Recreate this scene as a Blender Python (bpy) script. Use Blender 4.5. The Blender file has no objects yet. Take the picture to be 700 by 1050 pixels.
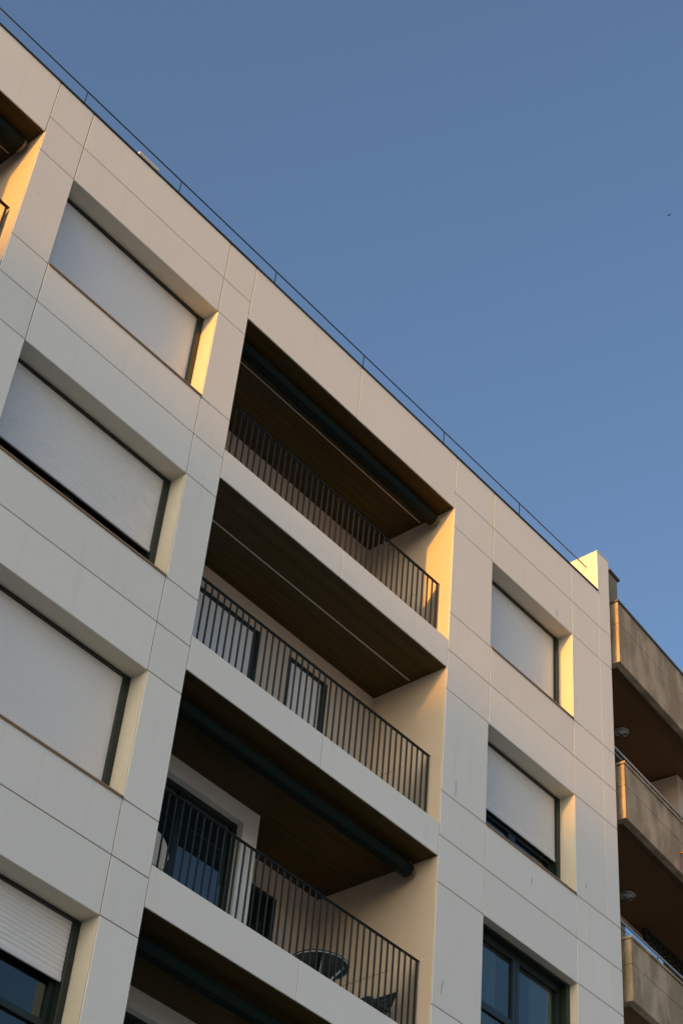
import bpy, bmesh, math, random
from mathutils import Vector, Matrix
random.seed(7)
sc = bpy.context.scene
COL = sc.collection
R = math.radians

# ------------------------------------------------------------------ helpers
class MB:
    """collects boxes, tubes and grids; build() links them as one mesh object"""
    def __init__(s):
        s.v = []; s.f = []; s.m = []; s.sm = []
    def face(s, idx, mat=0, smooth=False):
        s.f.append(idx); s.m.append(mat); s.sm.append(smooth)
    def box(s, x0, x1, y0, y1, z0, z1, mat=0, front=None, T=None):
        n = len(s.v)
        pts = [(x0,y0,z0),(x1,y0,z0),(x1,y1,z0),(x0,y1,z0),(x0,y0,z1),(x1,y0,z1),(x1,y1,z1),(x0,y1,z1)]
        s.v += [T(p) if T else p for p in pts]
        q = [(0,3,2,1),(4,5,6,7),(0,1,5,4),(1,2,6,5),(2,3,7,6),(3,0,4,7)]
        for k, a in enumerate(q):
            s.face([n+i for i in a], front if (front is not None and k == 2) else mat)
    def cbox(s, x0, x1, y0, y1, z0, z1, c=.004, mat=0, T=None):
        """box with chamfered edges"""
        bm = bmesh.new()
        bmesh.ops.create_cube(bm, size=1)
        for v in bm.verts:
            v.co = Vector(((x0+x1)/2+v.co.x*(x1-x0), (y0+y1)/2+v.co.y*(y1-y0), (z0+z1)/2+v.co.z*(z1-z0)))
        bmesh.ops.bevel(bm, geom=bm.edges[:], offset=c, segments=1, affect='EDGES')
        n = len(s.v); bm.verts.index_update()
        s.v += [T(tuple(v.co)) if T else tuple(v.co) for v in bm.verts]
        for f in bm.faces: s.face([n+v.index for v in f.verts], mat)
        bm.free()
    def tube(s, pts, r, seg=10, mat=0, caps=True, smooth=True):
        pts = [Vector(p) for p in pts]
        rs = r if isinstance(r, (list, tuple)) else [r]*len(pts)
        n0 = len(s.v); up = None
        for i, p in enumerate(pts):
            d = (pts[min(i+1, len(pts)-1)]-pts[max(i-1, 0)]).normalized()
            if up is None or abs(d.dot(up)) > .98:
                up = Vector((0,0,1)) if abs(d.z) < .9 else Vector((1,0,0))
            a = d.cross(up).normalized(); b = a.cross(d).normalized(); up = b
            for k in range(seg):
                t = 2*math.pi*k/seg
                s.v.append(tuple(p+(a*math.cos(t)+b*math.sin(t))*rs[i]))
        for i in range(len(pts)-1):
            for k in range(seg):
                s.face([n0+i*seg+k, n0+i*seg+(k+1)%seg, n0+(i+1)*seg+(k+1)%seg, n0+(i+1)*seg+k], mat, smooth)
        if caps:
            s.face([n0+k for k in range(seg)], mat)
            e = n0+(len(pts)-1)*seg
            s.face([e+k for k in reversed(range(seg))], mat)
    def lathe(s, c, prof, seg=28, mat=0, axis=(0,0,1)):
        """prof: (radius, height) list, turned about a vertical axis through c"""
        n0 = len(s.v); c = Vector(c)
        for r_, h in prof:
            for k in range(seg):
                t = 2*math.pi*k/seg
                s.v.append((c.x+r_*math.cos(t), c.y+r_*math.sin(t), c.z+h))
        for i in range(len(prof)-1):
            for k in range(seg):
                s.face([n0+i*seg+k, n0+i*seg+(k+1)%seg, n0+(i+1)*seg+(k+1)%seg, n0+(i+1)*seg+k], mat, True)
    def prism(s, outline, y0, y1, mat=0):
        """outline of (x, z) points extruded along y"""
        n = len(s.v); k = len(outline)
        s.v += [(x, y0, z) for x, z in outline]+[(x, y1, z) for x, z in outline]
        s.face([n+i for i in range(k)], mat); s.face([n+k+i for i in reversed(range(k))], mat)
        for i in range(k):
            j = (i+1) % k
            s.face([n+i, n+k+i, n+k+j, n+j], mat)
    def build(s, name, mats, parent=None, T=None):
        org = Vector((0,0,0)); p = parent
        while p is not None:
            org += p.location; p = p.parent
        me = bpy.data.meshes.new(name)
        vv = [T(v) if T else v for v in s.v]
        me.from_pydata([tuple(Vector(v)-org) for v in vv], [], s.f)
        if not isinstance(mats, (list, tuple)): mats = [mats]
        for m in mats: me.materials.append(m)
        me.polygons.foreach_set('material_index', s.m)
        me.polygons.foreach_set('use_smooth', s.sm)
        bm = bmesh.new(); bm.from_mesh(me)
        bmesh.ops.recalc_face_normals(bm, faces=bm.faces[:]); bm.to_mesh(me); bm.free()
        me.update()
        o = bpy.data.objects.new(name, me); COL.objects.link(o)
        if parent is not None: o.parent = parent
        return o

def empty(name, loc):
    o = bpy.data.objects.new(name, None); COL.objects.link(o); o.location = loc
    return o
def tag(o, label=None, cat=None, group=None, kind=None):
    if label: o['label'] = label
    if cat: o['category'] = cat
    if group: o['group'] = group
    if kind: o['kind'] = kind
    return o

# ------------------------------------------------------------------ materials
def mat(name, col, rough=.6, metal=0., noise=0., nscale=6., island=0., spec=.5, bump=0., bscale=80.):
    m = bpy.data.materials.new(name); m.use_nodes = True
    nt = m.node_tree; N = nt.nodes; L = nt.links; b = N['Principled BSDF']
    b.inputs['Base Color'].default_value = (*col, 1); b.inputs['Roughness'].default_value = rough
    b.inputs['Metallic'].default_value = metal; b.inputs['Specular IOR Level'].default_value = spec
    val = None
    tc = N.new('ShaderNodeTexCoord')
    def math_(op, a, b2):
        n = N.new('ShaderNodeMath'); n.operation = op
        for i, x in enumerate((a, b2)):
            if isinstance(x, (int, float)): n.inputs[i].default_value = x
            else: L.new(x, n.inputs[i])
        return n.outputs[0]
    if noise:
        t = N.new('ShaderNodeTexNoise'); t.inputs['Scale'].default_value = nscale; t.inputs['Detail'].default_value = 7
        t.inputs['Roughness'].default_value = .65
        L.new(tc.outputs['Object'], t.inputs['Vector'])
        val = math_('ADD', math_('MULTIPLY', math_('SUBTRACT', t.outputs['Fac'], .5), noise*2), 1.)
    if island:
        g = N.new('ShaderNodeNewGeometry')
        v2 = math_('ADD', math_('MULTIPLY', math_('SUBTRACT', g.outputs['Random Per Island'], .5), island*2), 1.)
        val = v2 if val is None else math_('MULTIPLY', val, v2)
    if val is not None:
        h = N.new('ShaderNodeHueSaturation'); h.inputs['Color'].default_value = (*col, 1)
        L.new(val, h.inputs['Value']); L.new(h.outputs[0], b.inputs['Base Color'])
    if bump:
        t = N.new('ShaderNodeTexNoise'); t.inputs['Scale'].default_value = bscale; t.inputs['Detail'].default_value = 5
        L.new(tc.outputs['Object'], t.inputs['Vector'])
        bp = N.new('ShaderNodeBump'); bp.inputs['Strength'].default_value = bump; bp.inputs['Distance'].default_value = .01
        L.new(t.outputs['Fac'], bp.inputs['Height']); L.new(bp.outputs[0], b.inputs['Normal'])
    return m

def mat_panel():
    """pale cladding panels: slight tone differences from panel to panel, faint vertical run-off streaks, a few dark scuffs"""
    m = mat('cladding_panel', (.86,.84,.74), rough=.55, noise=.035, nscale=1.3, island=.03, spec=.3, bump=.05, bscale=140)
    nt = m.node_tree; N = nt.nodes; L = nt.links; b = N['Principled BSDF']
    src = b.inputs['Base Color'].links[0].from_socket
    tc = N.new('ShaderNodeTexCoord')
    mp = N.new('ShaderNodeMapping'); mp.inputs['Scale'].default_value = (9, 9, .55); L.new(tc.outputs['Object'], mp.inputs['Vector'])
    t = N.new('ShaderNodeTexNoise'); t.inputs['Scale'].default_value = 1.; t.inputs['Detail'].default_value = 4; L.new(mp.outputs[0], t.inputs['Vector'])
    r = N.new('ShaderNodeValToRGB'); r.color_ramp.elements[0].position = .58; r.color_ramp.elements[0].color = (1,1,1,1)
    r.color_ramp.elements[1].position = .8; r.color_ramp.elements[1].color = (.93,.925,.915,1)
    L.new(t.outputs['Fac'], r.inputs['Fac'])
    mp2 = N.new('ShaderNodeMapping'); mp2.inputs['Scale'].default_value = (16, 16, 1.5); L.new(tc.outputs['Object'], mp2.inputs['Vector'])
    t2 = N.new('ShaderNodeTexNoise'); t2.inputs['Scale'].default_value = 1.; t2.inputs['Detail'].default_value = 2; L.new(mp2.outputs[0], t2.inputs['Vector'])
    r2 = N.new('ShaderNodeValToRGB'); r2.color_ramp.elements[0].position = .765; r2.color_ramp.elements[0].color = (1,1,1,1)
    r2.color_ramp.elements[1].position = .82; r2.color_ramp.elements[1].color = (.5,.49,.47,1)
    L.new(t2.outputs['Fac'], r2.inputs['Fac'])
    a = N.new('ShaderNodeMixRGB'); a.blend_type = 'MULTIPLY'; a.inputs[0].default_value = 1; L.new(src, a.inputs[1]); L.new(r.outputs[0], a.inputs[2])
    c = N.new('ShaderNodeMixRGB'); c.blend_type = 'MULTIPLY'; c.inputs[0].default_value = 1; L.new(a.outputs[0], c.inputs[1]); L.new(r2.outputs[0], c.inputs[2])
    L.new(c.outputs[0], b.inputs['Base Color'])
    return m

def mat_wood():
    """dark stained boards running along the facade"""
    m = bpy.data.materials.new('wood_soffit'); m.use_nodes = True
    nt = m.node_tree; N = nt.nodes; L = nt.links; b = N['Principled BSDF']
    tc = N.new('ShaderNodeTexCoord'); sp = N.new('ShaderNodeSeparateXYZ'); L.new(tc.outputs['Object'], sp.inputs[0])
    def M(op, a, c=0., d=0.):
        n = N.new('ShaderNodeMath'); n.operation = op
        for i, x in enumerate((a, c, d)):
            if isinstance(x, (int, float)): n.inputs[i].default_value = x
            else: L.new(x, n.inputs[i])
        return n.outputs[0]
    yy = M('DIVIDE', sp.outputs['Y'], .066)
    idx = M('FLOOR', yy); fr = M('FRACT', yy)
    wn = N.new('ShaderNodeTexWhiteNoise'); wn.noise_dimensions = '1D'; L.new(idx, wn.inputs['W'])
    mp = N.new('ShaderNodeMapping'); mp.inputs['Scale'].default_value = (1.5, 26, 1); L.new(tc.outputs['Object'], mp.inputs['Vector'])
    t = N.new('ShaderNodeTexNoise'); t.inputs['Scale'].default_value = 1.6; t.inputs['Detail'].default_value = 6; L.new(mp.outputs[0], t.inputs['Vector'])
    f = M('ADD', M('MULTIPLY', wn.outputs['Value'], .22), M('MULTIPLY', t.outputs['Fac'], .75))
    r = N.new('ShaderNodeValToRGB')
    r.color_ramp.elements[0].position = .2; r.color_ramp.elements[0].color = WOOD0
    r.color_ramp.elements[1].position = .85; r.color_ramp.elements[1].color = WOOD1
    L.new(f, r.inputs['Fac'])
    gap = M('LESS_THAN', fr, .07)
    mx = N.new('ShaderNodeMixRGB'); L.new(gap, mx.inputs[0]); L.new(r.outputs[0], mx.inputs[1]); mx.inputs[2].default_value = (.008,.006,.004,1)
    L.new(mx.outputs[0], b.inputs['Base Color']); b.inputs['Roughness'].default_value = .5
    b.inputs['Specular IOR Level'].default_value = .25
    return m
WOOD0 = (.032,.025,.004,1); WOOD1 = (.105,.061,.009,1)

def mat_glass(name, tint=(.42,.47,.46), dark=None):
    """window pane: mirror-like reflection by Fresnel over a clear (or, with dark, opaque deep) pane"""
    m = bpy.data.materials.new(name); m.use_nodes = True
    nt = m.node_tree; N = nt.nodes; L = nt.links
    out = N['Material Output']; N.remove(N['Principled BSDF'])
    g = N.new('ShaderNodeBsdfGlossy'); g.inputs['Roughness'].default_value = .015; g.inputs['Color'].default_value = (.84,1,.97,1)
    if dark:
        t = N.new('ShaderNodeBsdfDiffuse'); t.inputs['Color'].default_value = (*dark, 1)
    else:
        t = N.new('ShaderNodeBsdfTransparent'); t.inputs['Color'].default_value = (*tint, 1)
    fr = N.new('ShaderNodeFresnel'); fr.inputs['IOR'].default_value = 1.9
    mx = N.new('ShaderNodeMixShader')
    ge = N.new('ShaderNodeNewGeometry'); fm = N.new('ShaderNodeMath'); fm.operation = 'MULTIPLY'
    inv = N.new('ShaderNodeMath'); inv.operation = 'SUBTRACT'; inv.inputs[0].default_value = 1
    L.new(ge.outputs['Backfacing'], inv.inputs[1]); L.new(fr.outputs[0], fm.inputs[0]); L.new(inv.outputs[0], fm.inputs[1])
    L.new(fm.outputs[0], mx.inputs[0]); L.new(t.outputs[0], mx.inputs[1]); L.new(g.outputs[0], mx.inputs[2])
    tc = N.new('ShaderNodeTexCoord'); n = N.new('ShaderNodeTexNoise'); n.inputs['Scale'].default_value = 1.4
    L.new(tc.outputs['Object'], n.inputs['Vector'])
    bp = N.new('ShaderNodeBump'); bp.inputs['Strength'].default_value = .05; bp.inputs['Distance'].default_value = .02
    L.new(n.outputs['Fac'], bp.inputs['Height']); L.new(bp.outputs[0], g.inputs['Normal'])
    L.new(mx.outputs[0], out.inputs['Surface'])
    return m

def mat_stone():
    """weathered reconstituted-stone slabs with stains running down from the cap"""
    m = mat('weathered_stone', (.53,.43,.295), rough=.85, noise=.22, nscale=3.2, spec=.2, bump=.5, bscale=45)
    nt = m.node_tree; N = nt.nodes; L = nt.links; b = N['Principled BSDF']
    src = b.inputs['Base Color'].links[0].from_socket
    tc = N.new('ShaderNodeTexCoord')
    mp = N.new('ShaderNodeMapping'); mp.inputs['Scale'].default_value = (3.2, 3.2, 1.1); L.new(tc.outputs['Object'], mp.inputs['Vector'])
    t = N.new('ShaderNodeTexNoise'); t.inputs['Scale'].default_value = 1; t.inputs['Detail'].default_value = 6; L.new(mp.outputs[0], t.inputs['Vector'])
    r = N.new('ShaderNodeValToRGB'); r.color_ramp.elements[0].position = .42; r.color_ramp.elements[0].color = (.70,.67,.63,1)
    r.color_ramp.elements[1].position = .6; r.color_ramp.elements[1].color = (1.06,1.03,1,1); L.new(t.outputs['Fac'], r.inputs['Fac'])
    t2 = N.new('ShaderNodeTexNoise'); t2.inputs['Scale'].default_value = 60; t2.inputs['Detail'].default_value = 3; L.new(tc.outputs['Object'], t2.inputs['Vector'])
    r2 = N.new('ShaderNodeValToRGB'); r2.color_ramp.elements[0].position = .35; r2.color_ramp.elements[0].color = (.82,.82,.82,1)
    r2.color_ramp.elements[1].position = .65; r2.color_ramp.elements[1].color = (1.08,1.08,1.08,1); L.new(t2.outputs['Fac'], r2.inputs['Fac'])
    a = N.new('ShaderNodeMixRGB'); a.blend_type = 'MULTIPLY'; a.inputs[0].default_value = 1; L.new(src, a.inputs[1]); L.new(r.outputs[0], a.inputs[2])
    c = N.new('ShaderNodeMixRGB'); c.blend_type = 'MULTIPLY'; c.inputs[0].default_value = 1; L.new(a.outputs[0], c.inputs[1]); L.new(r2.outputs[0], c.inputs[2])
    L.new(c.outputs[0], b.inputs['Base Color'])
    return m

M = {}
M['panel'] = mat_panel()
M['joint'] = mat('panel_joint', (.16,.155,.15), .9)
M['reveal'] = mat('painted_reveal', (.66,.63,.52), .7, noise=.04, nscale=2.5, bump=.08, bscale=120, spec=.25)
M['render'] = mat('painted_render', (.61,.52,.405), .8, noise=.05, nscale=2.5, bump=.12, bscale=120, spec=.2)
M['wood'] = mat_wood()
M['scuff'] = mat('cladding_scuff', (.40,.39,.36), .7)
M['frame'] = mat('dark_green_aluminium', (.008,.017,.011), .38, noise=.1, nscale=4)
M['rail'] = mat('railing_paint', (.006,.011,.008), .5, noise=.15, nscale=9)
M['awning'] = mat('awning_fabric', (.0045,.013,.010), .8, noise=.12, nscale=5, spec=.2)
M['bracket'] = mat('awning_end_cap', (.20,.16,.11), .5, noise=.1)
M['shutter'] = mat('shutter_slats', (.83,.82,.77), .45, noise=.03, nscale=2, island=.012, spec=.4)
M['shutter_bar'] = mat('shutter_bottom_bar', (.74,.74,.71), .4)
M['sill'] = mat('bronze_sill', (.30,.19,.09), .5, noise=.12)
M['coping'] = mat('coping_metal', (.045,.05,.045), .45, noise=.1)
M['strip'] = mat('curtain_track', (.52,.48,.42), .5)
M['glass'] = mat_glass('window_pane')
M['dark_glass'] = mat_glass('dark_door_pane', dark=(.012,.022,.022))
M['blue'] = mat('blue_door_panel', (.07,.13,.21), .35, noise=.12, nscale=2.2)
M['mirror'] = mat('reflective_panel', (.55,.72,.90), .08, metal=.9)
M['curtain'] = mat('white_curtain', (.85,.84,.80), .9, noise=.05)
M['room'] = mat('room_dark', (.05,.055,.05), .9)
M['roof'] = mat('roof_gravel', (.25,.24,.22), .95, noise=.2, nscale=20)
M['stone'] = mat_stone()
M['stone_joint'] = mat('stone_joint', (.10,.085,.07), .95)
M['concrete'] = mat('stained_concrete', (.32,.25,.16), .9, noise=.2, nscale=4, bump=.3)
M['lip'] = mat('slab_edge_paint', (.085,.09,.075), .85, noise=.2, nscale=5)
M['cap'] = mat('stone_cap', (.12,.11,.09), .8, noise=.25, nscale=6)
M['ochre'] = mat('ochre_soffit_paint', (.18,.092,.030), .8, noise=.15, nscale=3)
M['plaster'] = mat('pale_plaster', (.76,.62,.48), .85, noise=.06, nscale=2, bump=.1)
M['steel'] = mat('brushed_steel', (.42,.44,.44), .35, metal=.8, noise=.08)
M['lamp'] = mat('lamp_glass', (.55,.56,.52), .3)
M['lamp_dark'] = mat('lamp_fitting', (.05,.055,.05), .5)
M['trellis'] = mat('green_trellis', (.012,.018,.010), .7, noise=.2)
M['copper'] = mat('rusty_copper', (.26,.13,.05), .5, metal=.4, noise=.2, nscale=20)
M['cream'] = mat('cream_plastic', (.86,.72,.50), .45)
M['table'] = mat('table_dark', (.025,.05,.05), .4, noise=.1)
M['pale_metal'] = mat('pale_metal', (.62,.64,.62), .4)
M['asphalt'] = mat('asphalt', (.05,.05,.05), .9, noise=.2, nscale=3, bump=.3)
M['paving'] = mat('paving', (.42,.40,.36), .9, noise=.15, nscale=2)
M['brick'] = mat('brick_render', (.34,.25,.18), .9, noise=.1)
M['bird'] = mat('bird_feathers', (.02,.022,.025), .8)

# ------------------------------------------------------------------ dimensions (metres; z = 0 at the head of the top windows)
GZ = -18.96                                    # street level
LWL, LWR, BL, BR, RWL, RWR, END, BLK = -2.63, 0.0, .535, 5.123, 6.093, 8.18, 9.292, 8.956
ZR, ZL, WEST = -3.216, -7.804, -8.5
ROOF, J0, BT, BB, WS, MID = 1.421, .675, .361, -2.159, -1.653, -2.325
PITCH = 3.0; NF = 4; GAP = .006; PT = .018
DEPTH = 11.0

# ------------------------------------------------------------------ the main building
B = empty('apartment_building', (0, 0, GZ))
tag(B, 'pale panelled apartment block with railed loggias, shuttered windows and a flat roof', 'apartment building')

wall = MB()
def panel(x0, x1, z0, z1, g=GAP):
    wall.cbox(x0+(g if x0 not in edges else 0), x1-(g if x1 not in edges else 0), 0, PT,
              z0+(g if z0 not in open_z else 0), z1-(g if z1 not in open_z else 0), .003)
# edges of openings stay flush; everything else gets half a joint
edges = set(); open_z = set()
def core(x0, x1, z0, z1, y1=.6):
    wall.box(x0, x1, PT-.008, y1, z0, z1, 3, front=1)
BOT = -12.0                                     # below this the panels run on closed to the street
# column bands, west to east
def pier(x0, x1, top=ROOF):
    zs = [top, J0]
    for k in range(NF+1):
        zs += [-PITCH*k, WS-PITCH*k, MID-PITCH*k]
    zs = zs[:-2] + [-PITCH*NF+WS, -15., -18.4]
    for a, b in zip(zs, zs[1:]): panel(x0, x1, b, a)
    core(x0+.0008, x1-.0008, GZ, top-.004)
pier(WEST, ZL); pier(ZR, LWL); pier(LWR, BL); pier(BR, RWL)
# east pier carries the raised corner block
pier(RWR, BLK)
zs = [2.309, J0] + [z for k in range(NF+1) for z in (-PITCH*k, WS-PITCH*k, MID-PITCH*k)] + [-16.7, -18.4]
for a, b in zip(zs, zs[1:]):
    wall.cbox(BLK+(0 if a > 2 else -GAP*0), END, 0, PT, b+GAP, a-(0 if a > 2 else GAP), .003)
core(BLK+.002, END-.003, GZ, ROOF-.01)
wall.box(BLK+.002, END-.003, PT-.008, 4.0, ROOF-.01, 2.306, 3)

def window_column(x0, x1):
    panel(x0, x1, J0, ROOF); panel(x0, x1, 0, J0)
    core(x0-.002, x1+.002, .002, ROOF-.004)
    for k in range(NF):
        zt = -PITCH*k
        panel(x0, x1, MID+zt, WS+zt); panel(x0, x1, -PITCH+zt, MID+zt)
        core(x0-.002, x1+.002, -PITCH+zt+.002, WS+zt-.002)
    panel(x0, x1, -15., -12.); panel(x0, x1, -18.4, -15.)
    core(x0-.002, x1+.002, GZ, -12.002)
    # reveals: jamb lining each side, head lining
open_z = {-PITCH*k for k in range(NF)} | {WS-PITCH*k for k in range(NF)}
window_column(LWL, LWR); window_column(RWL, RWR)
open_z = set()

def loggia_column(x0, x1, rows, mid=None):
    """fascia bands, floor slabs, side linings and back walls of one column of loggias"""
    mid = mid or (x0+x1)/2
    def band(z0, z1):
        for a, b in ((x0, mid), (mid, x1)):
            wall.cbox(a+GAP*.8, b-GAP*.8, 0, PT, z0, z1, .003)
        wall.box(x0-.002, x1+.002, PT-.008, .6, z0+.025, z1-.005, 0, front=1)
    band(BT, ROOF)
    wall.box(x0-.3, x1+.3, .62, 2.9, BT+.03, BT+.36)              # roof slab
    for k in range(NF):
        zt = -PITCH*k
        if k not in rows:
            for z1, z0 in ((BT+zt if k else BT, BB+zt), (BB+zt, BT-PITCH+zt)):
                pass
            panel(x0, x1, BB+zt, BT+zt); core(x0, x1, BB+zt, BT+zt)
        band(BT-PITCH+zt, BB+zt)
        wall.box(x0-.3, x1+.3, .62, 2.9, BT-PITCH+zt+.03, BB+zt-.05)
    last = BT-PITCH*NF
    if 4 in rows: pass
    panel(x0, x1, -15., last); panel(x0, x1, -18.4, -15.); core(x0, x1, GZ, last-.002)
    # side linings (painted render boards with one joint per storey)
    for k in rows:
        zt = -PITCH*k
        zj = -1.035+zt
        for sx, xw in ((-1, x0), (1, x1)):
            xa, xb = (xw-.03, xw+.001) if sx < 0 else (xw-.001, xw+.03)
            wall.box(xa, xb, PT+.002, 2.9, zj+.005, BT+zt+.03, 2)
            wall.box(xa, xb, PT+.002, 2.9, BB+zt-.06, zj-.005, 2)
            xa, xb = (xw-.32, xw-.02) if sx < 0 else (xw+.02, xw+.32)
            wall.box(xa, xb, .5, 2.95, BB+zt-.06, BT+zt+.03, 1)
loggia_column(BL, BR, (0, 1, 2, 3), 2.84)
loggia_column(ZL, ZR, (0,))

# back walls of the loggias (render), with the door openings cut by assembling strips
def back_wall(x0, x1, y, z0, z1, openings, th=.25):
    """openings: (xa, xb, ztop) reaching the floor"""
    xs = sorted(openings); cur = x0
    for xa, xb, zt in xs:
        wall.box(cur, xa, y, y+th, z0, z1, 2); wall.box(xa, xb, y+.001, y+th, zt, z1, 2); cur = xb
    wall.box(cur, x1, y, y+th, z0, z1, 2)
FLOOR = BB-.06
for k in range(NF):
    zt = -PITCH*k; f, c = FLOOR+zt, BT+zt+.02
    if k == 0:
        back_wall(BL, BR, 1.66, f, c, [(.9, 2.75, f+2.05), (3.45, 4.3, f+2.05)])
        back_wall(ZL, ZR, 1.66, f, c, [(-7.3, -5.6, f+2.05), (-4.6, -3.7, f+2.05)])
    elif k == 1:
        back_wall(BL, BR, 1.30, f, c, [(.8, 2.79, -3.02), (3.36, 4.15, -3.02)])
    else:
        d = zt+6.
        back_wall(BL, BR, 2.0, f, c, [(3.60, 4.36, f+2.2)])
        # projecting portal round the big glazed door
        wall.box(BL, 3.215, 1.30, 1.98, -5.875+d, c, 0)
        wall.box(2.955, 3.215, 1.301, 1.98, f, -5.875+d, 0)
        wall.box(BL, .62, 1.301, 1.98, f, -5.875+d, 0)
# body of the block behind the facade
wall.box(WEST, ZL, .62, DEPTH, GZ, 1.20, 0)
wall.box(WEST+.05, END-.05, 3.0, DEPTH, GZ, 1.20, 0)
wall.box(ZR+.33, LWL-.1, .62, 3.0, GZ, 1.2, 0)
wall.box(LWR+.1, BL-.33, .62, 3.0, GZ, 1.2, 0)
wall.box(RWR+.1, END-.02, .62, 3.0, GZ, 1.2, 0)
# a few dark vertical scuffs on the cladding
for xa, za, xb, zb in [(5.416, -4.34, 5.421, -4.597), (5.335, -7.246, 5.302, -7.465), (8.425, -4.347, 8.434, -4.452), (7.135, -4.914, 7.125, -5.055), (7.773, 0.23, 7.768, 0.049)]:
    n = len(wall.v)
    for dx, x, z in ((-.004, xa, za), (.004, xa, za), (.011, xb, (za+zb)/2), (.003, xb, zb), (-.005, xb, zb), (-.008, xb, (za+zb)/2)):
        wall.v.append((x+dx, -.0015, z))
    wall.face([n+i for i in range(6)], 4)
wall.build('wall', [M['panel'], M['joint'], M['render'], M['reveal'], M['scuff']], B)

roof = MB()
roof.box(WEST+.02, BLK, .30, DEPTH-.02, 1.205, 1.27)
roof.build('roof', M['roof'], B)
cop = MB()
cop.cbox(WEST, BLK-.004, -.025, .28, ROOF, ROOF+.014, .004)
cop.box(WEST, BLK-.004, .05, .26, 1.2, ROOF)
cop.cbox(BLK-.004, END+.010, -.012, 4.0, 2.309, 2.325, .003, mat=1)
cop.build('coping', [M['coping'], M['panel']], B)
v = MB(); v.cbox(-1.48, -1.13, .5, .8, 1.26, 2.275, .01); v.cbox(-1.50, -1.11, .48, .82, 2.275, 2.305, .008)
v.build('roof_vent', M['panel'], B)

# railing along the roof edge
rr = MB()
rr.tube([(WEST, .22, 2.06), (BLK, .22, 2.06)], .0095, 8)
for x in (-8.3, -6.5, -4.6, -2.69, -.89, 1.09, 3.08, 5.05, 7.05):
    rr.tube([(x, .22, 1.44), (x, .22, 2.06)], .0075, 8)
    rr.cbox(x-.04, x+.04, .17, .27, ROOF+.014, ROOF+.03, .003)
rr.build('roof_railing', M['rail'], B)

# ------------------------------------------------------------------ loggia fittings
def soffit(x0, x1, k, back):
    z = BT-PITCH*k
    m = MB(); m.box(x0+.002, x1-.002, PT+.004, back+.05, z-.002, z+.022)
    o = m.build('ceiling', M['wood'], B)
    t = MB(); t.cbox(x0+.05, x1-.05, .609, .630, z-.012, z-.001, .003)
    t.build('curtain_track', M['strip'], o)
    return o
for k, back in ((0, 1.66), (1, 1.3), (2, 2.0), (3, 2.0)): soffit(BL, BR, k, back)
soffit(ZL, ZR, 0, 1.66)

def awning(x0, x1, k, y):
    z = BT-PITCH*k-.135; r = .098
    m = MB()
    pts = [(x0+.10+(x1-x0-.20)*i/12, y, z-.012*math.sin(math.pi*i/12)) for i in range(13)]
    m.tube(pts, r, 26)
    n = 26                                                # a lap line where the rolled cloth ends
    m.tube([(p[0], p[1]-.062, p[2]-.068) for p in pts], .018, 8)
    o = m.build('awning', M['awning'], B)
    for xa, xb in ((x0+.06, x0+.10), (x1-.10, x1-.06)):
        e = MB(); e.tube([(xa, y, z), (xb, y, z)], r*.92, 22)
        e.cbox(xa+.006, xb-.006, y-.03, y+.05, z+.04, z+.133, .004)
        e.build('end_bracket', M['bracket'], o)
    return o
awning(BL, BR, 0, .335); awning(BL, BR, 2, .40); awning(BL, BR, 3, .40); awning(ZL, ZR, 0, .32)

def railing(x0, x1, k, n):
    zb = BB-PITCH*k; zt = zb+1.105; y = .215
    m = MB()
    m.cbox(x0+.01, x1-.015, y-.022, y+.022, zt-.012, zt, .003)
    m.cbox(x0+.01, x1-.015, y-.014, y+.014, zb+.05, zb+.062, .002)
    for i in range(n+1):
        x = x0+.035+(x1-x0-.085)*i/n
        w = .011 if i not in (0, n) else .02
        m.cbox(x-w/2-.0025, x+w/2+.0025, y-.011, y+.011, zb-.06 if i % 8 == 0 else zb+.055, zt-.008, .002)
    return m.build('railing', M['rail'], B)
for k in range(4): railing(BL, BR, k, 41)
railing(ZL, ZR, 0, 41)

# ------------------------------------------------------------------ shutters and windows
def shutter_mesh(x0, x1, y, z0, z1, pitch, bulge, bar=True):
    m = MB(); z = z1; bt = .055 if bar else 0.
    prof = []
    while z-pitch > z0+bt-1e-6:
        prof += [(y, z), (y-bulge, z-pitch*.22), (y-bulge, z-pitch*.78), (y, z-pitch*.94), (y+.004, z-pitch*.97)]
        z -= pitch
    prof += [(y, z), (y-bulge*.8, z-.004), (y-bulge*.8, z0+bt)]
    n0 = len(m.v)
    for (yy, zz) in prof:
        m.v += [(x0, yy, zz), (x1, yy, zz)]
    for i in range(len(prof)-1):
        m.face([n0+2*i, n0+2*i+1, n0+2*i+3, n0+2*i+2])
    m.box(x0, x1, y+.006, y+.012, z0+bt, z1)
    if bar: m.cbox(x0, x1, y-.014, y+.012, z0, z0+bt, .004, mat=1)
    return m

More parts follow.
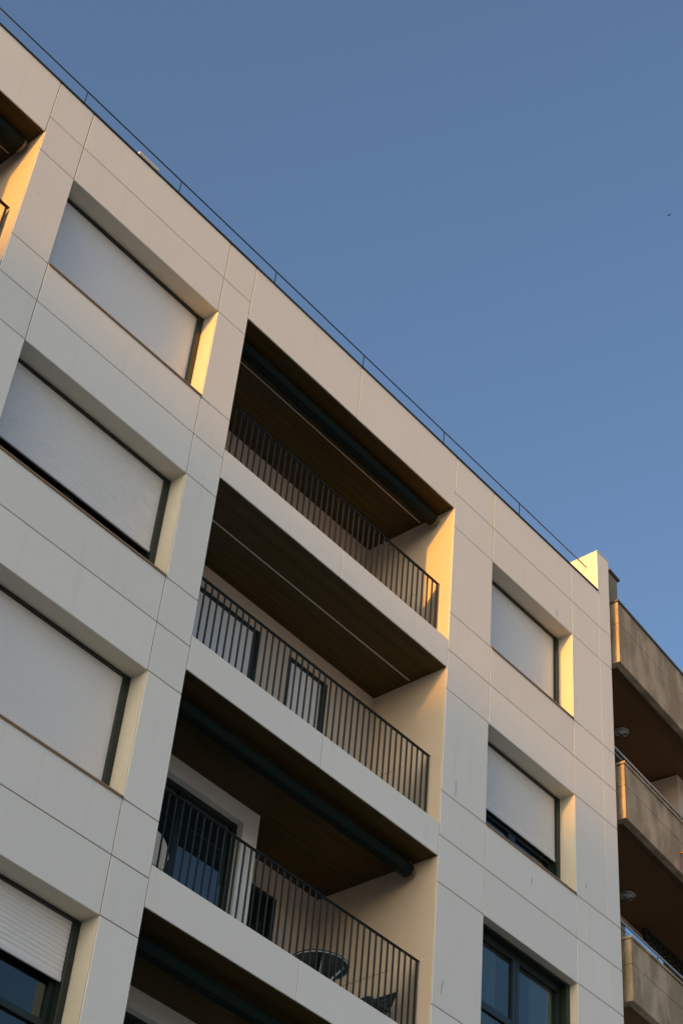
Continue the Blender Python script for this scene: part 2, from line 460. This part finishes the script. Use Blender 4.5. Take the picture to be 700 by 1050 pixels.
def window(x0, x1, k, shut, ypl, pitch, bulge, label=None, sill_col=True):
    """frame with roller guides set back in the reveal; shut = z of the shutter's lower edge above the sill (None: no shutter)"""
    zt, zb = -PITCH*k, WS-PITCH*k
    g = .085
    m = MB(); y = ypl
    m.cbox(x0, x0+g, y-.045, y+.06, zb-.02, zt, .004); m.cbox(x1-g, x1, y-.045, y+.06, zb-.02, zt, .004)
    m.cbox(x0+g, x1-g, y-.040, y+.06, zt-.032, zt, .004)
    yg = y+.075
    # sash frames behind the shutter line
    xm = (x0+x1)/2 if shut is not None else x0+(x1-x0)*.475
    fw = .07
    m.box(x0+g-.01, x1-g+.01, yg-.02, yg+.05, zb-.02, zb+.09)
    m.box(x0+g-.01, x1-g+.01, yg-.02, yg+.05, zt-.14, zt-.01)
    for xa in (x0+g, xm-fw, xm+.006, x1-g-fw):
        m.box(xa, xa+fw-.004, yg-.03, yg+.04, zb+.09, zt-.14)
    o = None
    if shut is None:
        m.box(x0+g, x1-g, yg-.025, yg+.045, zb+.56, zb+.66)
    elif shut > .3:
        m.box(x0+g, x1-g, yg-.032, yg+.042, zb+.20+.31, zb+.58)
    o = m.build('window', M['frame'], B)
    if label: o['label'] = label
    if shut is not None:
        s = shutter_mesh(x0+g-.012, x1-g+.012, y, zb+shut, zt-.018, pitch, bulge)
        s.build('shutter', [M['shutter'], M['shutter_bar']], o)
    if shut is None or shut > .05:
        for xa, xb in ((x0+g+fw-.01, xm-fw+.01), (xm+fw-.01, x1-g-fw+.01)):
            p = MB(); p.box(xa, xb, yg+.004, yg+.010, zb+.085, zt-.135)
            p.build('pane', M['glass'], o)
    s = MB(); s.cbox(x0+.002, x1-.002, -.018, yg, zb-.006, zb+.014, .003)
    s.cbox(x0+.002, x1-.002, -.020, -.006, zb-.012, zb+.014, .003)
    s.build('sill', M['sill'], o)
    # room behind: pale ceiling, dark walls
    return o
def room(x0, x1, k, y):
    zt, zb = -PITCH*k, WS-PITCH*k
    r = MB()
    r.box(x0+.01, x1-.01, 2.4, 2.45, zb-.4, zt+.2); r.box(x0-.07, x0-.01, y, 2.4, zb-.4, zt+.2); r.box(x1+.01, x1+.07, y, 2.4, zb-.4, zt+.2)
    r.box(x0-.07, x1+.07, y, 2.45, zt+.2, zt+.24); r.box(x0-.07, x1+.07, y, 2.45, zb-.44, zb-.4)
    return r
WL = [(0, .012, 'closed smooth shutter catching warm light at its end'), (1, .46, 'ribbed shutter stopped just above the sill'),
      (2, .012, 'closed shutter with faint slats'), (3, .985, 'half lowered ribbed shutter over dark glass')]
for k, sh, lab in WL:
    bul = (.0008, .0045, .0015, .0065)[k]
    o = window(LWL, LWR, k, sh, .30, (.042, .044, .042, .050)[k], bul, lab)
    room(LWL, LWR, k, .62).build('room_lining', M['room'], o)
for k, sh, yp, lab in ((0, .012, .30, 'closed smooth shutter, warm at its right end'), (1, .565, .30, 'ribbed shutter stopped short of the sill'),
                   (2, None, .165, 'open window with blue sky in its glass')):
    o = window(RWL, RWR, k, sh, yp, .042, (.0008, .005, 0)[k], lab)
    room(RWL, RWR, k, .62).build('room_lining', M['room'], o)

# ------------------------------------------------------------------ doors of the loggias
def door(x0, x1, y, z0, z1, fill, label=None, fw=.09, left=True):
    """framed door set in a back wall; fill 'shutter' or 'glass'"""
    m = MB()
    if left: m.cbox(x0, x0+fw*.6, y-.015, y+.10, z0, z1, .004)
    m.cbox(x1-fw, x1, y-.015, y+.10, z0, z1, .004)
    m.cbox(x0, x1-fw, y-.012, y+.10, z1-.045, z1, .004)
    o = m.build('balcony_door', M['frame'], B)
    if label: o['label'] = label
    if fill == 'shutter':
        s = shutter_mesh(x0+fw*.5, x1-fw+.01, y+.03, z0, z1-.03, .044, .004)
        s.build('shutter', [M['shutter'], M['shutter_bar']], o)
    else:
        p = MB(); p.box(x0+.05, x1-fw+.01, y+.055, y+.063, z0+.08, z1-.04)
        p.build('pane', M['dark_glass'], o)
    return o
f = FLOOR
door(.9, 2.75, 1.66, f, f+2.05, 'shutter'); door(3.45, 4.3, 1.66, f, f+2.05, 'glass')
door(-7.3, -5.6, 1.66, f, f+2.05, 'glass'); door(-4.6, -3.7, 1.66, f, f+2.05, 'glass')
door(.8, 2.79, 1.30, f-3, -3.02, 'shutter', 'wide dark framed door behind a closed pale shutter')
door(3.36, 4.15, 1.30, f-3, -3.02, 'shutter', 'narrow dark framed door behind a closed pale shutter')
for k in (2, 3):
    d = -PITCH*(k-2)
    door(3.60, 4.36, 2.0, FLOOR-PITCH*k, FLOOR-PITCH*k+2.2, 'glass', 'narrow dark door deep in the loggia')
    m = MB(); zb = FLOOR-PITCH*k; zt = -5.875+d
    for xa in (.62, 1.95, 2.875): m.cbox(xa, xa+.08, 1.40, 1.47, zb, zt, .004)
    m.cbox(.70, 2.875, 1.402, 1.468, zt-.07, zt, .004); m.cbox(.70, 2.875, 1.402, 1.468, zb, zb+.1, .004)
    o = m.build('balcony_door', M['frame'], B)
    if k == 2: o['label'] = 'wide dark glazed door with a blue lower panel'
    for xa, xb in ((.69, 1.96), (2.02, 2.885)):
        p = MB(); p.box(xa, xb, 1.435, 1.443, zb+.08, zt-.05)
        p.build('pane', M['dark_glass'], o)
    if k == 2:
        p = MB(); p.cbox(2.035, 2.80, 1.412, 1.430, zb+.11, -6.63, .006)
        p.build('lower_panel', M['blue'], o)

# ------------------------------------------------------------------ things on the loggias
def bistro_table():
    cx, cy, zt = 3.98, .79, -7.46
    t = empty('bistro_table', (cx, cy, FLOOR-6))
    tag(t, 'small round dark table with pale struts behind the black railing', 'table')
    m = MB(); m.lathe((cx, cy, zt), [(0,-.012),(.335,-.012),(.345,-.020),(.362,-.016),(.366,-.004),(.360,.008),(.34,.012),(0,.012)], 40)
    o = m.build('tabletop', M['table'], t)
    m = MB()
    m.tube([(cx+.355*math.cos(2*math.pi*i/40), cy+.355*math.sin(2*math.pi*i/40), zt-.016) for i in range(41)], .0085, 8, caps=False)
    m.build('rim', M['pale_metal'], o)
    m = MB(); m.tube([(cx, cy, FLOOR-6.0), (cx, cy, zt-.01)], .028, 12)
    m.build('pedestal', M['table'], t)
    for a in (-2.25, -.95, 1.0, 2.2):
        m = MB(); m.tube([(cx+.30*math.cos(a), cy+.30*math.sin(a), zt-.022), (cx+.05*math.cos(a), cy+.05*math.sin(a), zt-.30)], .013, 8)
        m.build('strut', M['pale_metal'], t)
    for a in (.3, 1.87, 3.44, 5.01):
        m = MB(); m.tube([(cx+.02*math.cos(a), cy+.02*math.sin(a), FLOOR-5.9), (cx+.27*math.cos(a), cy+.27*math.sin(a), FLOOR-5.985)], .016, 8)
        m.build('foot', M['table'], t)
bistro_table()

def slat_chair():
    fz = FLOOR-6
    x0, x1, y0, y1, zs = 4.42, 4.84, .36, .76, fz+.45
    t = empty('folding_chair', (4.63, .56, fz))
    tag(t, 'dark slatted folding chair beside the right jamb, next to the round table', 'chair')
    m = MB()
    for i in range(7):
        xa = x0+.06*i; m.cbox(xa, xa+.047, y0, y1, zs-.016, zs, .004)
    m.cbox(x0, x1, y0, y0+.03, zs-.04, zs-.016, .004); m.cbox(x0, x1, y1-.03, y1, zs-.04, zs-.016, .004)
    m.build('seat', M['table'], t)
    m = MB()
    for i in range(3):
        za = zs+.06+.08*i; xa = x1+.02+.028*i
        m.cbox(xa, xa+.014, y0+.02, y1-.02, za, za+.055, .004)
    m.build('backrest', M['table'], t)
    for yy in (y0+.012, y1-.012):
        m = MB(); m.tube([(x0+.02, yy, fz), (x1-.04, yy, zs-.02), (x1+.10, yy, zs+.30)], .011, 8); m.build('leg', M['rail'], t)
        m = MB(); m.tube([(x1+.06, yy, fz), (x0+.05, yy, zs-.03)], .011, 8); m.build('leg', M['rail'], t)
slat_chair()

def cream_chair():
    fz = FLOOR-6
    t = empty('garden_chair', (.9, .62, fz))
    tag(t, 'cream round backed chair half hidden behind the pier beside the blue door panel', 'chair')
    # back: rounded outline, slightly dished
    w, zb, zt = .25, fz+.43, fz+.83; cx = .885
    prof = []
    for i in range(25):
        a = -.18+(math.pi+.36)*i/24
        prof.append((cx+w*math.cos(a)*(1-.06*(math.sin(a) < 0)), zt-.27+.27*math.sin(a)))
    prof = [(cx+.19, zb)]+prof+[(cx-.19, zb)]
    m = MB(); m.prism(prof, .455, .485); m.build('backrest', M['cream'], t)
    m = MB(); m.cbox(cx-.23, cx+.23, .47, .90, fz+.415, fz+.445, .012); m.build('seat', M['cream'], t)
    for sx in (-1, 1):
        for yy in (.49, .88):
            m = MB(); m.tube([(cx+sx*.20, yy, fz+.42), (cx+sx*.235, yy+(.02 if yy > .6 else -.02), fz)], [.019, .014], 8); m.build('leg', M['cream'], t)
cream_chair()

# curtains hanging inside the open window
def curtain(x0, x1, y, z0, z1, waves):
    m = MB(); n = 60; top = []
    for i in range(n+1):
        u = i/n; x = x0+(x1-x0)*u; yy = y+.028*math.sin(u*waves*2*math.pi)+.01*math.sin(u*waves*5.3)
        m.v += [(x, yy, z0), (x, yy, z1), (x, yy+.004, z0), (x, yy+.004, z1)]
    for i in range(n):
        a = 4*i
        m.face([a, a+4, a+5, a+1], 0, True); m.face([a+2, a+3, a+7, a+6], 0, True)
    return m
zc = -PITCH*2
o = curtain(7.50, 7.90, .29, zc+WS+.02, zc-.02, 5).build('curtain', M['curtain'])
tag(o, 'pale gathered curtain behind the right pane of the unshuttered window', 'curtain')
o = curtain(6.42, 6.74, .29, zc+WS+.02, zc-.02, 4).build('curtain', M['curtain'])
tag(o, 'pale gathered curtain behind the left pane of the unshuttered window', 'curtain')

# ------------------------------------------------------------------ neighbouring building
A = R(4.5); ca, sa = math.cos(A), math.sin(A)
OX, OY = 9.50, -.03
def nb(p): return (OX+p[0]*ca-p[1]*sa, OY+p[0]*sa+p[1]*ca, p[2])
N_ = empty('stone_apartment_building', (OX, OY, GZ))
tag(N_, 'older brown stone block with deep balconies, next to the pale building', 'apartment building')
W = 7.0
nw = MB()
nw.box(-.15, W, 2.6, 11, GZ, 1.4); nw.box(3.42, 3.9, .75, 2.6, -2.3, .4)
nw.box(-.16, -.04, 1.2, 2.6, GZ, .4, 0)
nw.box(2.55, 5.2, 1.55, 2.59, -5.45, -2.56, 0)
nw.build('wall', M['plaster'], N_, T=nb)
levels = [(.294, 1.553), (-2.69, -1.713), (-5.675, -4.716)]
for i, (zb, zt) in enumerate(levels):
    p = MB()
    # stone facing in slabs: two courses, open joints
    zj = zt-.39 if i else zt-.45
    xs = [0, 1.02, 2.04, 3.06, 4.08, 5.1, 6.12, W]
    for a, b in zip(xs, xs[1:]):
        for c, d in ((zb, zj), (zj, zt)):
            p.cbox(a+(.003 if a else 0), b-.003, 0, .12, c+(.003 if c == zj else 0), d-(.003 if d == zj else 0), .004)
    for c, d in ((zb, zj), (zj, zt)):
        p.cbox(0.001, .12, .123, 2.6, c+(.003 if c == zj else 0), d-(.003 if d == zj else 0), .004)
    p.box(.004, W, .03, .116, zb+.01, zt-.01, 1)
    p.box(.01, W, .118, .150, zb+.004, zb+.2, 2)
    o = p.build('parapet', [M['stone'], M['stone_joint'], M['lip']], N_, T=nb)
    c = MB(); c.cbox(-.025, W, -.025, .16, zt, zt+.045, .006); c.cbox(-.025, .16, .16, 2.6, zt, zt+.045, .006)
    c.build('cap', M['cap'] if i == 0 else M['stone'], o, T=nb)
    if i:
        h = MB(); hz = (-1.10, -4.19)[i-1]; ht = .32
        pts = [(.05, ht, hz), (W, ht, hz)]
        h.tube(pts, .022, 10)
        h.tube([(.05, ht, hz-.11), (W, ht, hz-.11)], .012, 8)
        for x in (.12, 1.45, 2.55, 3.9, 5.2): h.tube([(x, ht, zb+.3), (x, ht, hz)], .015, 8)
        h.build('handrail', M['steel'], o, T=nb)
    if i == 2:
        g = MB(); g.box(.45, 1.62, ht-.004, ht+.004, zt+.02, hz-.02)
        g.build('glass_panel', M['mirror'], o, T=nb)
    s = MB(); s.box(.02, W, .152, 2.6, zb+.14, zb+.30)
    s.build('balcony_ceiling', M['ochre'], N_, T=nb)
# roof pier with a cap
p = MB(); p.cbox(.02, .31, .16, .46, 1.0, 2.31, .006); p.cbox(-.02, .35, .12, .50, 2.31, 2.36, .006, mat=1)
p.build('roof_pier', [M['concrete'], M['cap']], N_, T=nb)
p = MB(); p.box(.0, W, .3, 11, 1.39, 1.5); p.build('roof', M['roof'], N_, T=nb)
# rusty outlet on the middle parapet with its stain
s = MB(); s.tube([nb((1.775, .01, -2.33)), nb((1.775, -.10, -2.345))], .024, 12); s.tube([nb((1.775, -.09, -2.34)), nb((1.775, -.10, -2.40))], [.03, .012], 10)
s.cbox(1.755, 1.795, -.003, .003, -2.62, -2.36, .001, mat=0, T=nb)
s.build('drain_spout', M['copper'], N_)
# ceiling lamps
def lamp(s_, t_, z, lab):
    c = nb((s_, t_, z))
    e = empty('ceiling_lamp', c); tag(e, lab, 'ceiling lamp')
    m = MB(); m.lathe(c, [(0,0),(.135,0),(.138,-.02),(.118,-.045),(.104,-.045),(.104,-.02)], 28); m.build('ring', M['steel'], e)
    m = MB(); m.lathe(c, [(.103,-.03),(.095,-.065),(.06,-.09),(0,-.098)], 28); m.build('diffuser', M['lamp'], e)
    m = MB(); m.cbox(c[0]-.012, c[0]+.012, c[1]-.11, c[1]+.11, c[2]-.105, c[2]-.088, .004); m.cbox(c[0]-.1, c[0]+.1, c[1]-.012, c[1]+.012, c[2]-.107, c[2]-.09, .004)
    m.build('guard', M['lamp_dark'], e)
lamp(1.86, .99, .434, 'round lamp under the highest stone balcony of the brown block')
lamp(2.15, 1.15, -2.55, 'round lamp with a guard under the middle stone balcony, above the trellis')
# trellis on the lowest balcony
e = MB(); y = 1.30; x0, x1, z0, z1 = 3.02, 4.9, -5.3, -2.70
st = .17
def clip(a, b):
    """clip a 45 degree line to the trellis rectangle"""
    (xa, za), (xb, zb) = a, b; t0, t1 = 0., 1.
    for p, q in ((-(xb-xa), xa-x0), (xb-xa, x1-xa), (-(zb-za), za-z0), (zb-za, z1-za)):
        if abs(p) < 1e-9:
            if q < 0: return None
        else:
            r_ = q/p
            if p < 0: t0 = max(t0, r_)
            else: t1 = min(t1, r_)
    return None if t0 >= t1 else ((xa+(xb-xa)*t0, za+(zb-za)*t0), (xa+(xb-xa)*t1, za+(zb-za)*t1))
H = z1-z0
for i in range(-20, 30):
    for sgn in (1, -1):
        xs_ = x0+i*st
        c = clip((xs_, z0), (xs_+sgn*H, z1))
        if c:
            (xa, za), (xb, zb) = c
            w = .027
            dx, dz = xb-xa, zb-za; L_ = math.hypot(dx, dz)
            if L_ < .03: continue
            nx, nz = -dz/L_*w, dx/L_*w
            yy = y if sgn > 0 else y+.012
            n = len(e.v)
            e.v += [nb((xa+nx, yy, za+nz)), nb((xb+nx, yy, zb+nz)), nb((xb-nx, yy, zb-nz)), nb((xa-nx, yy, za-nz)),
                    nb((xa+nx, yy+.011, za+nz)), nb((xb+nx, yy+.011, zb+nz)), nb((xb-nx, yy+.011, zb-nz)), nb((xa-nx, yy+.011, za-nz))]
            for q in ((0,1,2,3),(7,6,5,4),(0,4,5,1),(1,5,6,2),(2,6,7,3),(3,7,4,0)): e.face([n+j for j in q])
for a in ((x0-.04, x0+.01, z0, z1), (x1-.01, x1+.04, z0, z1), (x0, x1, z0-.04, z0), (x0, x1, z1, z1+.04)):
    e.cbox(a[0], a[1], y-.015, y+.035, a[2], a[3], .004, T=nb)
o = e.build('trellis', M['trellis'])
tag(o, 'dark diamond lattice trellis standing on the lowest stone balcony', 'trellis')

# ------------------------------------------------------------------ bird in the sky
bd = MB(); bc = Vector((73.2, 33.05, 105.6))
bd.tube([bc+Vector((-.17,0,0)), bc+Vector((-.12,0,.01)), bc, bc+Vector((.1,0,0)), bc+Vector((.2,0,-.01))], [.012,.045,.06,.045,.008], 10)
for sy in (-1, 1):
    n = len(bd.v)
    W_ = [(-.07,0,.02),(.07,0,.02),(-.05,.17,.09),(.06,.17,.08),(-.01,.36,.05),(.04,.34,.045)]
    for dz in (.008, -.008):
        bd.v += [tuple(bc+Vector((a, sy*b, c+dz))) for a, b, c in W_]
    for q in ((0,1,3,2),(2,3,5,4),(8,9,7,6),(10,11,9,8),(0,2,8,6),(2,4,10,8),(4,5,11,10),(5,3,9,11),(3,1,7,9),(1,0,6,7)): bd.face([n+j for j in q])
bd.v = [tuple(bc+(Vector(q)-bc)*.62) for q in bd.v]
o = bd.build('bird', M['bird'])
tag(o, 'tiny dark bird flying alone in the clear blue sky', 'bird')

# ------------------------------------------------------------------ ground, pavement, road
g = MB(); g.box(-900, 900, -900, 900, GZ-.5, GZ-.15); g.build('ground', M['paving'])['kind'] = 'structure'
g = MB(); g.box(-60, 60, -4.2, -.02, GZ-.149, GZ); g.cbox(-60, 60, -4.4, -4.204, GZ-.149, GZ, .02)
g.build('pavement', M['paving'])['kind'] = 'structure'
g = MB(); g.box(-60, 60, -11.9+.6, -4.41, GZ-.149, GZ-.145); g.build('road', M['asphalt'])['kind'] = 'structure'
g = MB(); g.box(-60, 60, -40, -11.25, GZ-.149, GZ); g.build('far_pavement', M['paving'])['kind'] = 'structure'

# distant block down the street whose roof line cuts the low sun off the lower storeys
SUN_AZ, SUN_EL = 6.0, 7.2                       # degrees in front of the facade plane, above the horizon
TO = Vector((-math.cos(R(SUN_EL))*math.cos(R(SUN_AZ)), -math.cos(R(SUN_EL))*math.sin(R(SUN_AZ)), math.sin(R(SUN_EL))))
SHADOW = Vector((1.0, 0., -2.25))               # a point of the facade on the shadow's edge
DIST = 130.
top = SHADOW+TO*(DIST/math.hypot(TO.x, TO.y))
db = empty('distant_tower_block', (top.x, top.y, GZ))
tag(db, 'distant tower block along the street to the west', 'tower block')
m = MB(); m.box(top.x-12, top.x, top.y-22, top.y+22, GZ, top.z)
zz = GZ+1
while zz < top.z-2.4:
    for j in range(14): m.box(top.x+.003, top.x+.04, top.y-21+3*j, top.y-19.4+3*j, zz, zz+1.4, 1)
    zz += 3
m.build('wall', [M['brick'], M['dark_glass']], db)

# ------------------------------------------------------------------ light
w = bpy.data.worlds.new('World'); sc.world = w; w.use_nodes = True
nt = w.node_tree; bg = nt.nodes['Background']
sky = nt.nodes.new('ShaderNodeTexSky'); sky.sky_type = 'NISHITA'; sky.sun_disc = False
sky.sun_elevation = R(SUN_EL); sky.sun_rotation = math.atan2(TO.x, TO.y)
sky.air_density = .76; sky.dust_density = 5.0; sky.ozone_density = 1.75; sky.altitude = 100
nt.links.new(sky.outputs[0], bg.inputs['Color']); bg.inputs['Strength'].default_value = .15
sun = bpy.data.lights.new('sun', 'SUN'); sun.energy = 2.2; sun.angle = R(.6); sun.color = (1., .39, .004)
so = bpy.data.objects.new('sun', sun); COL.objects.link(so)
so.rotation_euler = (-TO).to_track_quat('-Z', 'Y').to_euler()
so.location = (0, 0, 30)

# ------------------------------------------------------------------ camera
cam = bpy.data.cameras.new('camera'); co = bpy.data.objects.new('camera', cam); COL.objects.link(co)
RM = [(0.64142843,-0.76316485,0.07845863),(0.55867349,0.39459987,-0.72946554),(0.52578845,0.5117327,0.67950295)]
mt = Matrix.Identity(4)
for i in range(3):
    mt[i][0] = RM[0][i]; mt[i][1] = -RM[1][i]; mt[i][2] = -RM[2][i]
mt[0][3], mt[1][3], mt[2][3] = -9.4952211, -11.90126284, -17.35791478
co.matrix_world = mt
cam.sensor_fit = 'VERTICAL'; cam.sensor_height = 36; cam.lens = 1773.7566/1050*36
cam.clip_start = .1; cam.clip_end = 3000
sc.camera = co

sc.view_settings.view_transform = 'Standard'; sc.view_settings.look = 'None'
sc.view_settings.gamma = 1; sc.view_settings.use_curve_mapping = False
sc.view_settings.exposure = 1.2
sc.cycles.max_bounces = 10; sc.cycles.diffuse_bounces = 6; sc.cycles.transparent_max_bounces = 12
